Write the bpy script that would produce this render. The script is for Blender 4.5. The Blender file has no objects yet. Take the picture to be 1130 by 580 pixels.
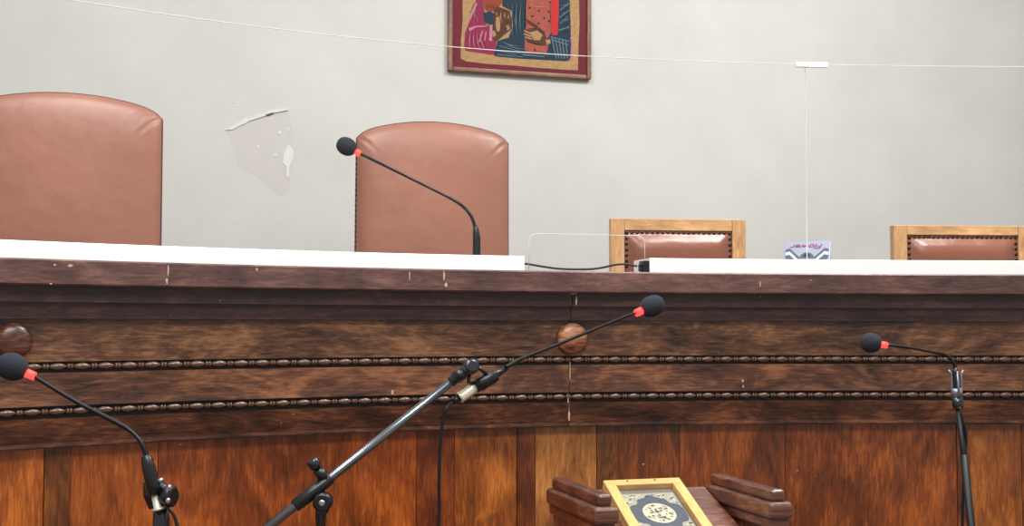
import bpy, math, random
from mathutils import Vector, Matrix
random.seed(7)
C = bpy.context.scene.collection
F = 1300.0; EYE = 1.25
PITCH = math.atan(63.5/F); ROLL = 0.0027
TH = math.radians(16)
U = Vector((math.cos(TH), math.sin(TH), 0)); V = Vector((-math.sin(TH), math.cos(TH), 0)); Z = Vector((0, 0, 1))

# ------------------------------------------------------------------ camera
cam = bpy.data.objects.new('camera', bpy.data.cameras.new('camera')); C.objects.link(cam)
cam.data.sensor_width = 36; cam.data.lens = 36*F/1130
CM = Matrix.Translation((0, 0, EYE)) @ Matrix.Rotation(math.pi/2+PITCH, 4, 'X') @ Matrix.Rotation(ROLL, 4, 'Z')
cam.matrix_world = CM; bpy.context.scene.camera = cam
R3 = CM.to_3x3()
def ray(px, py): return R3 @ Vector(((px-565)/F, (290-py)/F, -1))
def at(px, py, D):
    d = ray(px, py); return Vector((0, 0, EYE)) + d*(D/d.y)
def on_plane(px, py, P, n):
    o = Vector((0, 0, EYE)); d = ray(px, py); return o + d*((P-o).dot(n)/d.dot(n))

# ------------------------------------------------------------------ mesh helpers
class MB:
    def __init__(s): s.v = []; s.f = []; s.uv = []; s.mi = []; s.sm = []
    def face(s, idx, uv=None, mi=0, smooth=False, grain=None):
        if uv is None:
            p = [s.v[i] for i in idx]
            n = (p[1]-p[0]).cross(p[2]-p[0])
            if n.length < 1e-12: n = Vector((0, 0, 1))
            n.normalize(); g = grain or Vector((1, 0, 0))
            w = n.cross(g)
            if w.length < 1e-3: g = Vector((.1, .9, .3)); w = n.cross(g)
            w.normalize()
            uv = [(q.dot(g), q.dot(w)) for q in p]
        s.f.append(tuple(idx)); s.uv.append(uv); s.mi.append(mi); s.sm.append(smooth)
    def poly(s, pts, mi=0, grain=None):
        b = len(s.v); s.v += [Vector(p) for p in pts]; s.face(range(b, b+len(pts)), None, mi, False, grain)
    def box(s, c, h, ax=(Vector((1,0,0)), Vector((0,1,0)), Vector((0,0,1))), mi=0, grain=None):
        b = len(s.v); c = Vector(c)
        for i in (-1, 1):
            for j in (-1, 1):
                for k in (-1, 1): s.v.append(c + ax[0]*h[0]*i + ax[1]*h[1]*j + ax[2]*h[2]*k)
        g = grain if grain is not None else ax[max(range(3), key=lambda q: h[q])]
        for q in ((0,1,3,2),(4,6,7,5),(0,4,5,1),(2,3,7,6),(0,2,6,4),(1,5,7,3)):
            s.face([b+i for i in q], None, mi, False, g)
    def prism(s, pts, d, mi=0, grain=None):
        """polygon pts extruded by vector d"""
        b = len(s.v); n = len(pts); s.v += [Vector(p) for p in pts] + [Vector(p)+d for p in pts]
        s.face([b+i for i in range(n)][::-1], None, mi, False, grain)
        s.face([b+n+i for i in range(n)], None, mi, False, grain)
        for i in range(n):
            j = (i+1) % n; s.face((b+i, b+j, b+n+j, b+n+i), None, mi, False, grain)
    def tube(s, pts, rad, seg=14, mi=0, cap=True, grain=None, flat=1.0):
        f0 = len(s.f); pts = [Vector(p) for p in pts]; n = len(pts)
        if not hasattr(rad, '__len__'): rad = [rad]*n
        b = len(s.v); t0 = None; x = None; L = 0
        for i, p in enumerate(pts):
            a = pts[max(i-1, 0)]; c = pts[min(i+1, n-1)]; t = (c-a)
            if t.length < 1e-9: t = t0 or Vector((0, 0, 1))
            t = t.normalized()
            if x is None:
                x = t.cross(Vector((0, 1, 0)))
                if x.length < .05: x = t.cross(Vector((1, 0, 0)))
            x = (x - t*x.dot(t)).normalized(); y = t.cross(x); t0 = t
            for k in range(seg):
                a_ = 2*math.pi*k/seg; s.v.append(p + (x*math.cos(a_)+y*math.sin(a_)*flat)*rad[i])
        for i in range(n-1):
            l2 = L + (pts[i+1]-pts[i]).length
            for k in range(seg):
                k2 = (k+1) % seg
                s.face((b+i*seg+k, b+i*seg+k2, b+(i+1)*seg+k2, b+(i+1)*seg+k),
                       [(L, k/seg*.1), (L, (k+1)/seg*.1), (l2, (k+1)/seg*.1), (l2, k/seg*.1)], mi, True)
            L = l2
        if cap:
            s.face([b+k for k in range(seg)][::-1], None, mi); s.face([b+(n-1)*seg+k for k in range(seg)], None, mi)
        if grain is not None:
            g, w = grain
            for i in range(f0, len(s.f)): s.uv[i] = [(s.v[j].dot(g), s.v[j].dot(w)) for j in s.f[i]]
    def ball(s, c, r, axis=Z, squash=1.0, seg=20, mi=0, half=False):
        """ellipsoid of radius r, semi-axis r*squash along axis"""
        a = Vector(axis).normalized(); c = Vector(c); N = 14
        P = []; Rr = []
        for i in range(N+1):
            th = (math.pi/2*i/N) if half else math.pi*i/N
            P.append(c + a*(-math.cos(th) if not half else math.cos(math.pi/2-th)*1.0)*r*squash if not half else c + a*math.sin(math.pi/2-th)*r*squash)
            Rr.append(max(math.sin(th), .002)*r)
        s.tube(P, Rr, seg, mi)
    def build(s, name, mats, parent=None, bevel=0, bseg=3, kind=None):
        me = bpy.data.meshes.new(name); me.from_pydata([tuple(v) for v in s.v], [], s.f)
        if not isinstance(mats, (list, tuple)): mats = [mats]
        for m in mats: me.materials.append(m)
        uvl = me.uv_layers.new(name='UVMap'); k = 0
        for fi, uv in enumerate(s.uv):
            p = me.polygons[fi]; p.material_index = s.mi[fi]; p.use_smooth = s.sm[fi]
            for q in uv: uvl.data[k].uv = q; k += 1
        me.update()
        o = bpy.data.objects.new(name, me); C.objects.link(o)
        if parent is not None:
            o.parent = parent; o.matrix_parent_inverse = parent.matrix_world.inverted() if not s.__dict__.get('local') else Matrix.Identity(4)
        if bevel:
            m = o.modifiers.new('bevel', 'BEVEL'); m.width = bevel; m.segments = bseg; m.limit_method = 'ANGLE'; m.angle_limit = math.radians(40)
            m.harden_normals = False
        if kind: o['kind'] = kind
        return o
def LM():
    m = MB(); m.local = True; return m
def thing(name, label, cat, loc=(0,0,0), rz=0, group=None):
    o = bpy.data.objects.new(name, None); C.objects.link(o); o.empty_display_size = .1
    o.location = loc; o.rotation_euler = (0, 0, rz)
    o.matrix_world = Matrix.Translation(loc) @ Matrix.Rotation(rz, 4, 'Z')
    o['label'] = label; o['category'] = cat
    if group: o['group'] = group
    return o
def tag(o, label, cat, group=None):
    o['label'] = label; o['category'] = cat
    if group: o['group'] = group
    return o
def spline(pts, n=8):
    pts = [Vector(p) for p in pts]; P = [pts[0]*2-pts[1]] + pts + [pts[-1]*2-pts[-2]]; out = []
    for i in range(1, len(P)-2):
        for k in range(n):
            t = k/n; a, b, c, d = P[i-1:i+3]
            out.append(.5*((2*b)+(c-a)*t+(2*a-5*b+4*c-d)*t*t+(-a+3*b-3*c+d)*t**3))
    out.append(pts[-1]); return out

# ------------------------------------------------------------------ materials
def srgb(r, g, b):
    f = lambda c: (c/255/12.92) if c/255 <= .04045 else ((c/255+.055)/1.055)**2.4
    return (f(r), f(g), f(b), 1)
def newmat(name):
    m = bpy.data.materials.new(name); m.use_nodes = True; nt = m.node_tree
    return m, nt, nt.nodes['Principled BSDF']
def simple(name, col, rough=.5, metal=0, bump=0, bscale=300, coat=0, vary=0, spec=.5, vs=9):
    m, nt, p = newmat(name); N = nt.nodes; L = nt.links
    p.inputs['Base Color'].default_value = srgb(*col); p.inputs['Roughness'].default_value = rough
    p.inputs['Metallic'].default_value = metal; p.inputs['Coat Weight'].default_value = coat
    p.inputs['Specular IOR Level'].default_value = spec
    tc = N.new('ShaderNodeTexCoord')
    n2 = N.new('ShaderNodeTexNoise'); n2.inputs['Scale'].default_value = vs; n2.inputs['Detail'].default_value = 8; n2.inputs['Roughness'].default_value = .65
    L.new(tc.outputs['Object'], n2.inputs['Vector'])
    mr = N.new('ShaderNodeMapRange'); mr.inputs['To Min'].default_value = 1-vary-.02; mr.inputs['To Max'].default_value = 1+vary+.02
    L.new(n2.outputs['Fac'], mr.inputs['Value'])
    mx = N.new('ShaderNodeVectorMath'); mx.operation = 'SCALE'; mx.inputs[0].default_value = srgb(*col)[:3]
    L.new(mr.outputs['Result'], mx.inputs['Scale']); L.new(mx.outputs['Vector'], p.inputs['Base Color'])
    if bump:
        n = N.new('ShaderNodeTexNoise'); n.inputs['Scale'].default_value = bscale; n.inputs['Detail'].default_value = 3
        L.new(tc.outputs['Object'], n.inputs['Vector'])
        b = N.new('ShaderNodeBump'); b.inputs['Strength'].default_value = bump; b.inputs['Distance'].default_value = .002
        L.new(n.outputs['Fac'], b.inputs['Height']); L.new(b.outputs['Normal'], p.inputs['Normal'])
    return m
def wood(name, dark, mid, light, off=(0, 0), rough=.33, gs=1.0, contrast=1.0, coat=.25, blotch=1.0, bump=.25, figure=.6, k=.8, rot=.0, fd=3.2):
    dark, mid, light = [c*k*.72 for c in dark], [c*k for c in mid], [c*k*1.16 for c in light]
    m, nt, p = newmat(name); N = nt.nodes; L = nt.links
    tc = N.new('ShaderNodeTexCoord')
    def noise(sx, sy, det, dist, ox=0, rgh=.6):
        mp = N.new('ShaderNodeMapping'); mp.inputs['Scale'].default_value = (sx*gs, sy*gs, 1); mp.inputs['Location'].default_value = (off[0]+ox, off[1]+ox*.7, 0)
        L.new(tc.outputs['UV'], mp.inputs['Vector'])
        mp.inputs['Rotation'].default_value = (0, 0, rot)
        n = N.new('ShaderNodeTexNoise'); n.inputs['Scale'].default_value = 1; n.inputs['Detail'].default_value = det
        n.inputs['Roughness'].default_value = rgh; n.inputs['Distortion'].default_value = dist
        L.new(mp.outputs['Vector'], n.inputs['Vector']); return n
    g = noise(14, 120, 9, .6, 3, .72)    # fine grain
    fg = noise(30, 420, 4, .2, 31, .7)   # pores
    f = noise(5, 15 if fd > 2 else 22, 7, fd, 11, .62)    # swirling figure
    b = noise(3.0, 6, 3, 1.4, 23)        # blotches
    def mth(op, a, c):
        q = N.new('ShaderNodeMath'); q.operation = op
        for i, x in enumerate((a, c)):
            if hasattr(x, 'links') or hasattr(x, 'is_linked'): L.new(x, q.inputs[i])
            else: q.inputs[i].default_value = x
        return q.outputs[0]
    h = mth('ADD', mth('ADD', mth('MULTIPLY', g.outputs['Fac'], .7), mth('MULTIPLY', fg.outputs['Fac'], .45)), mth('ADD', mth('MULTIPLY', f.outputs['Fac'], figure), mth('MULTIPLY', b.outputs['Fac'], .7*blotch)))
    tot = 1.15+figure+.7*blotch
    h = mth('ADD', mth('MULTIPLY', mth('SUBTRACT', mth('DIVIDE', h, tot), .5), 4.3*contrast), .5)
    cr = N.new('ShaderNodeValToRGB'); e = cr.color_ramp.elements
    e[0].position = .12; e[0].color = srgb(*dark); e[1].position = .88; e[1].color = srgb(*light)
    km = e.new(.5); km.color = srgb(*mid); L.new(h, cr.inputs['Fac'])
    # small pale scratches and chips of wear
    sc = noise(60, 75, 2, 0, 41); sr = N.new('ShaderNodeMapRange'); sr.inputs['From Min'].default_value = .755; sr.inputs['From Max'].default_value = .79
    L.new(sc.outputs['Fac'], sr.inputs['Value'])
    mix = N.new('ShaderNodeMix'); mix.data_type = 'RGBA'; L.new(sr.outputs['Result'], mix.inputs['Factor'])
    L.new(cr.outputs['Color'], mix.inputs['A']); mix.inputs['B'].default_value = srgb(205, 180, 155)
    L.new(mix.outputs['Result'], p.inputs['Base Color'])
    p.inputs['Roughness'].default_value = rough; p.inputs['Coat Weight'].default_value = coat; p.inputs['Coat Roughness'].default_value = .25
    bp = N.new('ShaderNodeBump'); bp.inputs['Strength'].default_value = bump; bp.inputs['Distance'].default_value = .002
    L.new(h, bp.inputs['Height']); L.new(bp.outputs['Normal'], p.inputs['Normal'])
    return m
def plaster():
    m, nt, p = newmat('painted_plaster'); N = nt.nodes; L = nt.links
    tc = N.new('ShaderNodeTexCoord')
    def no(s, d, r=.6):
        n = N.new('ShaderNodeTexNoise'); n.inputs['Scale'].default_value = s; n.inputs['Detail'].default_value = d; n.inputs['Roughness'].default_value = r
        L.new(tc.outputs['Object'], n.inputs['Vector']); return n
    a = no(2.5, 8, .65)
    cr = N.new('ShaderNodeValToRGB'); e = cr.color_ramp.elements
    e[0].position = .3; e[0].color = srgb(194, 193, 188); e[1].position = .7; e[1].color = srgb(204, 203, 198)
    L.new(a.outputs['Fac'], cr.inputs['Fac'])
    sp = no(45, 3, .5); sr = N.new('ShaderNodeMapRange'); sr.inputs['From Min'].default_value = .76; sr.inputs['From Max'].default_value = .8; sr.inputs['To Max'].default_value = .25
    L.new(sp.outputs['Fac'], sr.inputs['Value'])
    mix = N.new('ShaderNodeMix'); mix.data_type = 'RGBA'; L.new(sr.outputs['Result'], mix.inputs['Factor'])
    L.new(cr.outputs['Color'], mix.inputs['A']); mix.inputs['B'].default_value = srgb(150, 145, 135)
    L.new(mix.outputs['Result'], p.inputs['Base Color']); p.inputs['Roughness'].default_value = .85
    b1 = no(60, 6, .7); bp = N.new('ShaderNodeBump'); bp.inputs['Strength'].default_value = .35; bp.inputs['Distance'].default_value = .0025
    L.new(b1.outputs['Fac'], bp.inputs['Height']); L.new(bp.outputs['Normal'], p.inputs['Normal'])
    return m
def acrylic(name, tint=(1, 1, 1), gl=.06):
    m, nt, p = newmat(name); N = nt.nodes; L = nt.links; N.remove(p)
    out = [n for n in N if n.type == 'OUTPUT_MATERIAL'][0]
    t = N.new('ShaderNodeBsdfTransparent'); t.inputs['Color'].default_value = (*tint, 1)
    g = N.new('ShaderNodeBsdfGlossy'); g.inputs['Roughness'].default_value = .03
    fr = N.new('ShaderNodeFresnel'); fr.inputs['IOR'].default_value = 1.2
    mx = N.new('ShaderNodeMixShader'); ge = N.new('ShaderNodeNewGeometry'); sb = N.new('ShaderNodeMath'); sb.operation = 'SUBTRACT'; sb.inputs[0].default_value = 1; L.new(ge.outputs['Backfacing'], sb.inputs[1])
    ml = N.new('ShaderNodeMath'); ml.operation = 'MULTIPLY'; L.new(fr.outputs[0], ml.inputs[0]); L.new(sb.outputs[0], ml.inputs[1]); L.new(ml.outputs[0], mx.inputs[0]); L.new(t.outputs[0], mx.inputs[1]); L.new(g.outputs[0], mx.inputs[2])
    L.new(mx.outputs[0], out.inputs['Surface']); return m
def emit(name, col, st):
    m, nt, p = newmat(name); p.inputs['Base Color'].default_value = (.8, .05, .02, 1)
    p.inputs['Emission Color'].default_value = col; p.inputs['Emission Strength'].default_value = st; return m
def leather(name, col, rough=.42):
    m, nt, p = newmat(name); N = nt.nodes; L = nt.links; tc = N.new('ShaderNodeTexCoord')
    n = N.new('ShaderNodeTexNoise'); n.inputs['Scale'].default_value = 3.5; n.inputs['Detail'].default_value = 5; L.new(tc.outputs['Object'], n.inputs['Vector'])
    cr = N.new('ShaderNodeValToRGB'); e = cr.color_ramp.elements; e[0].position = .3; e[1].position = .72
    e[0].color = srgb(*[c*.93 for c in col]); e[1].color = srgb(*[min(255, c*1.05) for c in col]); L.new(n.outputs['Fac'], cr.inputs['Fac'])
    s = N.new('ShaderNodeTexNoise'); s.inputs['Scale'].default_value = 38; s.inputs['Detail'].default_value = 1.5; L.new(tc.outputs['Object'], s.inputs['Vector'])
    sr = N.new('ShaderNodeMapRange'); sr.inputs['From Min'].default_value = .79; sr.inputs['From Max'].default_value = .82; sr.inputs['To Max'].default_value = .6; L.new(s.outputs['Fac'], sr.inputs['Value'])
    mix = N.new('ShaderNodeMix'); mix.data_type = 'RGBA'; L.new(sr.outputs['Result'], mix.inputs['Factor']); L.new(cr.outputs['Color'], mix.inputs['A']); mix.inputs['B'].default_value = srgb(215, 160, 135)
    L.new(mix.outputs['Result'], p.inputs['Base Color']); p.inputs['Roughness'].default_value = rough
    v = N.new('ShaderNodeTexVoronoi'); v.inputs['Scale'].default_value = 420; L.new(tc.outputs['Object'], v.inputs['Vector'])
    bp = N.new('ShaderNodeBump'); bp.inputs['Strength'].default_value = .25; bp.inputs['Distance'].default_value = .001; L.new(v.outputs['Distance'], bp.inputs['Height'])
    w = N.new('ShaderNodeTexNoise'); w.inputs['Scale'].default_value = 9; w.inputs['Detail'].default_value = 2; L.new(tc.outputs['Object'], w.inputs['Vector'])
    b2 = N.new('ShaderNodeBump'); b2.inputs['Strength'].default_value = .25; b2.inputs['Distance'].default_value = .02; L.new(w.outputs['Fac'], b2.inputs['Height']); L.new(bp.outputs['Normal'], b2.inputs['Normal'])
    L.new(b2.outputs['Normal'], p.inputs['Normal']); return m

M_wall = plaster()
M_counter = wood('stained_counter_wood', (72, 46, 44), (118, 80, 74), (154, 110, 98), rough=.4, contrast=.65)
M_cornice = wood('dark_cornice_wood', (46, 26, 28), (76, 48, 48), (108, 72, 64), (5, 2), rough=.4, contrast=.7)
M_frieze = wood('walnut_frieze_wood', (62, 36, 20), (128, 82, 54), (180, 126, 84), (1, 7), rough=.38, blotch=1.3, rot=.12)
M_band = wood('walnut_band_wood', (60, 32, 20), (116, 68, 44), (162, 106, 68), (3, 4), rough=.35, blotch=1.2, rot=-.1)
M_lowband = wood('dark_lower_band_wood', (50, 24, 14), (98, 54, 34), (146, 88, 54), (8, 1), rough=.35, blotch=1.3, rot=.1)
M_groove = simple('dark_groove_brown', (34, 20, 16), .5)  # even near-black brown for the bead grooves and backing board
M_bead = wood('carved_bead_wood', (48, 32, 24), (90, 62, 48), (136, 100, 78), (2, 2), rough=.2, coat=.8, gs=2)  # wood tones lightened, pale reflections on the beads put into the colour
M_knob = wood('turned_knob_wood_red', (70, 34, 24), (112, 60, 44), (150, 92, 70), (9, 9), rough=.28, coat=.5, gs=1.5)
M_knob2 = wood('turned_knob_wood_pale', (120, 62, 36), (196, 116, 78), (226, 160, 120), (9, 9), rough=.28, coat=.5, gs=1.5)
M_white = simple('white_laminate', (247, 248, 246), .45, spec=.3)
M_leather = leather('russet_leather', (152, 102, 84), .38)
M_leather2 = leather('glossy_brown_leather', (134, 84, 66), .24)
M_piping = simple('dark_leather_piping', (84, 46, 38), .5)
M_oak = wood('honey_oak', (184, 134, 86), (202, 154, 104), (220, 176, 130), (4, 4), rough=.42, contrast=.5, k=.95)
M_nail = simple('antique_brass_nail', (70, 52, 42), .3, .8)
M_black = simple('black_plastic', (24, 25, 28), .32)
M_blackm = simple('black_painted_metal', (58, 62, 70), .27, .75, coat=.5)
M_neck = simple('gooseneck_black', (26, 26, 30), .38, .3)
M_satin = simple('satin_black_metal', (22, 22, 24), .5, .2)
M_steel = simple('satin_steel', (190, 192, 196), .3, .9)
M_chrome = simple('silver_connector', (214, 208, 188), .4, .45)
M_foam = simple('charcoal_foam', (38, 42, 52), .95, bump=.9, bscale=420)
M_cable = simple('black_rubber_cable', (22, 20, 22), .45)
M_led = emit('red_led_ring', (1, .022, .02, 1), 5)
M_acr = acrylic('clear_acrylic')
M_edge = simple('polished_acrylic_edge', (240, 242, 240), .3)
M_seam = simple('cut_acrylic_edge', (224, 225, 222), .4)
M_clip = simple('white_plastic_clip', (248, 248, 246), .4)
M_putty = simple('pale_putty', (190, 165, 142), .8, bump=.4, bscale=200)
M_flake = simple('white_bare_plaster', (214, 213, 209), .9, bump=.3, bscale=200)
M_peel = simple('worn_plaster_patch', (195, 192, 186), .9, vary=.02)
M_floor = wood('floor_boards', (90, 62, 42), (128, 92, 64), (156, 118, 86), rough=.4)
M_dais = simple('grey_carpet', (105, 92, 84), .95, bump=.5)
M_lect = wood('lectern_mahogany', (76, 36, 24), (126, 72, 54), (170, 116, 94), (6, 3), rough=.3, coat=.7, gs=2, contrast=.8)
M_yel = wood('yellow_pine_frame', (226, 160, 84), (232, 182, 108), (236, 196, 132), (6, 3), rough=.45, contrast=.4, gs=2, k=.92, coat=.05)
M_inner = simple('dark_metal_edge', (120, 112, 104), .4, .3)
M_cover = simple('silver_grey_cover', (150, 148, 134), .5, vary=.2, vs=120, bump=.4, bscale=160)
M_motif = simple('slate_blue_motif', (66, 72, 84), .5, vary=.15, vs=120, bump=.4, bscale=160)
M_cream = simple('cream_arabesque', (196, 190, 158), .5, vary=.2, vs=160)

# ------------------------------------------------------------------ bench path
A3, A2, A1, A0 = 0.02994304, -0.16553186, 0.30115639, 3.23593377
def Yp(x):
    def f(q): return ((A3*q+A2)*q+A1)*q+A0
    def g(q): return (3*A3*q+2*A2)*q+A1
    if x < -1.3: return f(-1.3)+g(-1.3)*(x+1.3)
    if x > 1.6: return f(1.6)+g(1.6)*(x-1.6)
    return f(x)
XS = [-2.0+i*.01 for i in range(471)]
PP = [Vector((x, Yp(x), 0)) for x in XS]; SS = [0]
for i in range(1, len(PP)): SS.append(SS[-1]+(PP[i]-PP[i-1]).length)
def path(s):
    s = max(0, min(SS[-1]-1e-6, s)); lo, hi = 0, len(SS)-1
    while hi-lo > 1:
        md = (lo+hi)//2
        if SS[md] <= s: lo = md
        else: hi = md
    t = (s-SS[lo])/(SS[hi]-SS[lo]); p = PP[lo].lerp(PP[hi], t)
    a = PP[max(lo-3, 0)]; b = PP[min(hi+3, len(PP)-1)]; tg = (b-a).normalized()
    return p, tg, Vector((tg.y, -tg.x, 0))     # normal points to the viewer
def spt(s, off, z): p, t, n = path(s); q = p+n*off; q.z = z; return q
def s_at(px, off=0):
    lo, hi = 0, SS[-1]
    for _ in range(40):
        m = (lo+hi)/2; p, t, n = path(m); q = p+n*off
        if 565+F*q.x/q.y < px: lo = m
        else: hi = m
    return (lo+hi)/2
def hz(y, off=0): return EYE + (354.5-y)/F*(3.40-off)      # heights read where the bench runs square to the view
S0, S1 = 0.02, SS[-1]-.02
def sweep(mb, prof, s0, s1, step=.03, mi=0, cap=True, du=0):
    """closed profile of (offset, z) swept along the bench"""
    n = max(1, int((s1-s0)/step)); b = len(mb.v); k = len(prof); per = [0]
    for i in range(k):
        a, c = prof[i], prof[(i+1) % k]; per.append(per[-1]+math.hypot(a[0]-c[0], a[1]-c[1]))
    ss = [s0+(s1-s0)*i/n for i in range(n+1)]
    for s in ss:
        for (o, z) in prof: mb.v.append(spt(s, o, z))
    for i in range(n):
        for j in range(k):
            j2 = (j+1) % k
            mb.face((b+i*k+j, b+i*k+j2, b+(i+1)*k+j2, b+(i+1)*k+j),
                    [(ss[i]+du, per[j]), (ss[i]+du, per[j+1]), (ss[i+1]+du, per[j+1]), (ss[i+1]+du, per[j])], mi)
    if cap:
        mb.face([b+j for j in range(k)][::-1], None, mi); mb.face([b+n*k+j for j in range(k)], None, mi)

OC, O1, O2, OF, OP = .060, .030, .016, 0.0, -.030
zc1, zc0 = hz(301.7, OC), hz(324.8, OC)
z1, z2 = hz(339.3, O1), hz(353.9, O2)
zb1t, zb1b = hz(391.5), hz(401.2); zb2t, zb2b = hz(430), hz(441); zb3 = hz(467)
bench = thing('judges_bench', 'long curved dark wooden judges bench with carved bead mouldings', 'bench', (path(s_at(600))[0]))
sj = s_at(628)
# worktop in three joined lengths
cuts = [S0, s_at(184, OC), s_at(491, OC), S1]
for i in range(3):
    a, b = cuts[i]+(.0006 if i else 0), cuts[i+1]-.0006
    m = MB(); e = .004
    sweep(m, [(OC-e, zc0), (-.42, zc0), (-.42, zc1), (OC-e, zc1), (OC, zc1-e), (OC, zc0+e)], a, b, du=i*3.7)
    m.build('worktop', M_counter, bench)
for (a, b, du) in ((S0, sj-.001, 0), (sj+.001, S1, 5.3)):
    m = MB(); sweep(m, [(O1, z1), (-.04, z1), (-.04, zc0), (O1+.002, zc0), (O1, z1+.004)], a, b, du=du)
    m.build('cornice_moulding', M_cornice, bench)
    m = MB(); sweep(m, [(O2, z2), (-.04, z2), (-.04, z1), (O2+.003, z1), (O2, z2+.004)], a, b, du=du+1.3)
    m.build('cornice_moulding', M_cornice, bench)
    m = MB(); sweep(m, [(OF, zb1t), (-.04, zb1t), (-.04, z2), (OF+.002, z2)], a, b, du=du+2.2)
    m.build('frieze_board', M_frieze, bench)
    m = MB(); sweep(m, [(OF+.004, zb2t), (-.04, zb2t), (-.04, zb1b), (OF+.001, zb1b), (OF+.002, zb2t+.02)], a, b, du=du+3.1)
    m.build('frieze_board', M_band, bench)
    m = MB(); sweep(m, [(-.04, zb3), (-.04, zb2b), (OF+.003, zb2b), (OF-.004, zb3+.012), (OF-.0035, zb3+.004), (OF-.006, zb3)], a, b, du=du+4.4)
    m.build('lower_frieze_board', M_lowband, bench)
# carved bead mouldings in dark grooves
for (zt, zb) in ((zb1t, zb1b), (zb2t, zb2b)):
    m = MB(); sweep(m, [(-.012, zb), (-.04, zb), (-.04, zt), (-.012, zt)], S0, S1); g = m.build('moulding_groove', M_groove, bench)
    m = MB(); s = S0+.05; zc = zt*.56+zb*.44
    while s < S1-.05:
        p, t, n = path(s); c = p+n*(-.004); c.z = zc
        L_ = .039; K = 8
        pts = [c+t*(L_*(-.5+i/K)) for i in range(K+1)]
        m.tube(pts, [.0034+.0052*math.sin(math.pi*i/K)**1.1 for i in range(K+1)], 10)
        for d in (.0236, .0308):
            q = c+t*d
            m.tube([q-t*.0040, q-t*.003, q, q+t*.003, q+t*.0040], [.0028, .0056, .0070, .0056, .0028], 10)
        s += .0545
    m.build('bead_moulding', M_bead, bench)
# lower panelling, board by board
zt = zb3+.01
edges = [-230, -60, 53, 82, 178, 461, 502.5, 571, 591, 658, 682.5, 749, 865, 1053, 1067, 1124, 1180, 1290]
cols = [((96,44,16),(150,76,30),(186,106,50)), ((98,46,18),(160,84,34),(200,116,56)), ((70,34,16),(112,62,28),(146,88,44)),
        ((104,46,18),(156,80,32),(192,110,50)), ((84,36,16),(136,66,28),(178,96,44)), ((68,28,14),(106,48,24),(140,72,36)),
        ((86,40,16),(138,74,32),(180,108,54)), ((60,26,14),(100,48,24),(134,72,36)), ((128,74,40),(172,112,66),(200,142,92)),
        ((50,24,12),(98,54,26),(140,88,42)), ((60,26,12),(112,56,24),(160,88,42)), ((76,32,14),(132,66,28),(176,98,46)),
        ((64,26,12),(120,58,24),(170,94,42)), ((62,28,14),(106,54,26),(150,86,40)), ((96,46,20),(150,84,38),(184,118,60)),
        ((66,30,14),(112,58,26),(150,84,40)), ((80,36,16),(130,68,30),(170,98,46))]
for i in range(len(edges)-1):
    a, b = s_at(edges[i], OP), s_at(edges[i+1], OP)
    if i == 0: a = S0
    if i == len(edges)-2: b = S1
    o = OP + (.003 if i in (2, 7, 9, 13) else (.0015 if i == 8 else 0))
    mt = wood('panel_veneer', *[(c[0]*1.04, c[1]*1.0, c[2]*.8) for c in cols[i]], off=(i*3.3, i*1.7), rough=.3, blotch=1.25, coat=.3, contrast=.75, k=.93, rot=.03, figure=.35, fd=1.2)
    m = MB(); n = max(2, int((b-a)/.03)); e = .0008
    for k in range(n):
        sa = a+e+(b-a-2*e)*k/n; sb = a+e+(b-a-2*e)*(k+1)/n
        q = [spt(sa, o, .0), spt(sb, o, .0), spt(sb, o, zt), spt(sa, o, zt)]; r = [spt(sa, o-.02, 0), spt(sb, o-.02, 0), spt(sb, o-.02, zt), spt(sa, o-.02, zt)]
        bi = len(m.v); m.v += q+r
        m.face((bi, bi+1, bi+2, bi+3), [(0, sa), (0, sb), (zt, sb), (zt, sa)])
        m.face((bi+7, bi+6, bi+5, bi+4)); m.face((bi+3, bi+2, bi+6, bi+7)); m.face((bi, bi+4, bi+5, bi+1))
        if k == 0: m.face((bi, bi+3, bi+7, bi+4))
        if k == n-1: m.face((bi+1, bi+5, bi+6, bi+2))
    m.build('panel_board', mt, bench)
m = MB(); sweep(m, [(OP-.05, .02), (OP-.05, zc0-.02), (OP-.021, zc0-.02), (OP-.021, .02)], S0, S1); m.build('backing_board', M_groove, bench)
# turned wooden knobs on the frieze
for (px, py, r, mt, hole) in ((17, 376, .041, M_knob, False), (632, 373.5, .0435, M_knob2, True)):
    s = s_at(px, .01); p, t, n = path(s); c = at(px, py, (p+n*.01).y); c = Vector((p.x, p.y, c.z))
    m = MB(); K = 10
    pts = [c+n*(-.006), c+n*.006]; rr = [r*.93, r*.93]
    for i in range(K+1):
        a = math.pi/2*i/K; pts.append(c+n*(.008+.020*math.sin(a))); rr.append(max(r*math.cos(a)**.7, .0005))
    m.tube(pts, rr, 36, grain=(t, Z)); kb = m.build('turned_knob', mt, bench)
    if hole:
        q = c + t*.022 + Z*.022 + n*.019; m = MB(); m.tube([q-n*.004, q+n*.003], .0028, 12); m.build('screw_hole', M_black, kb)
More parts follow.
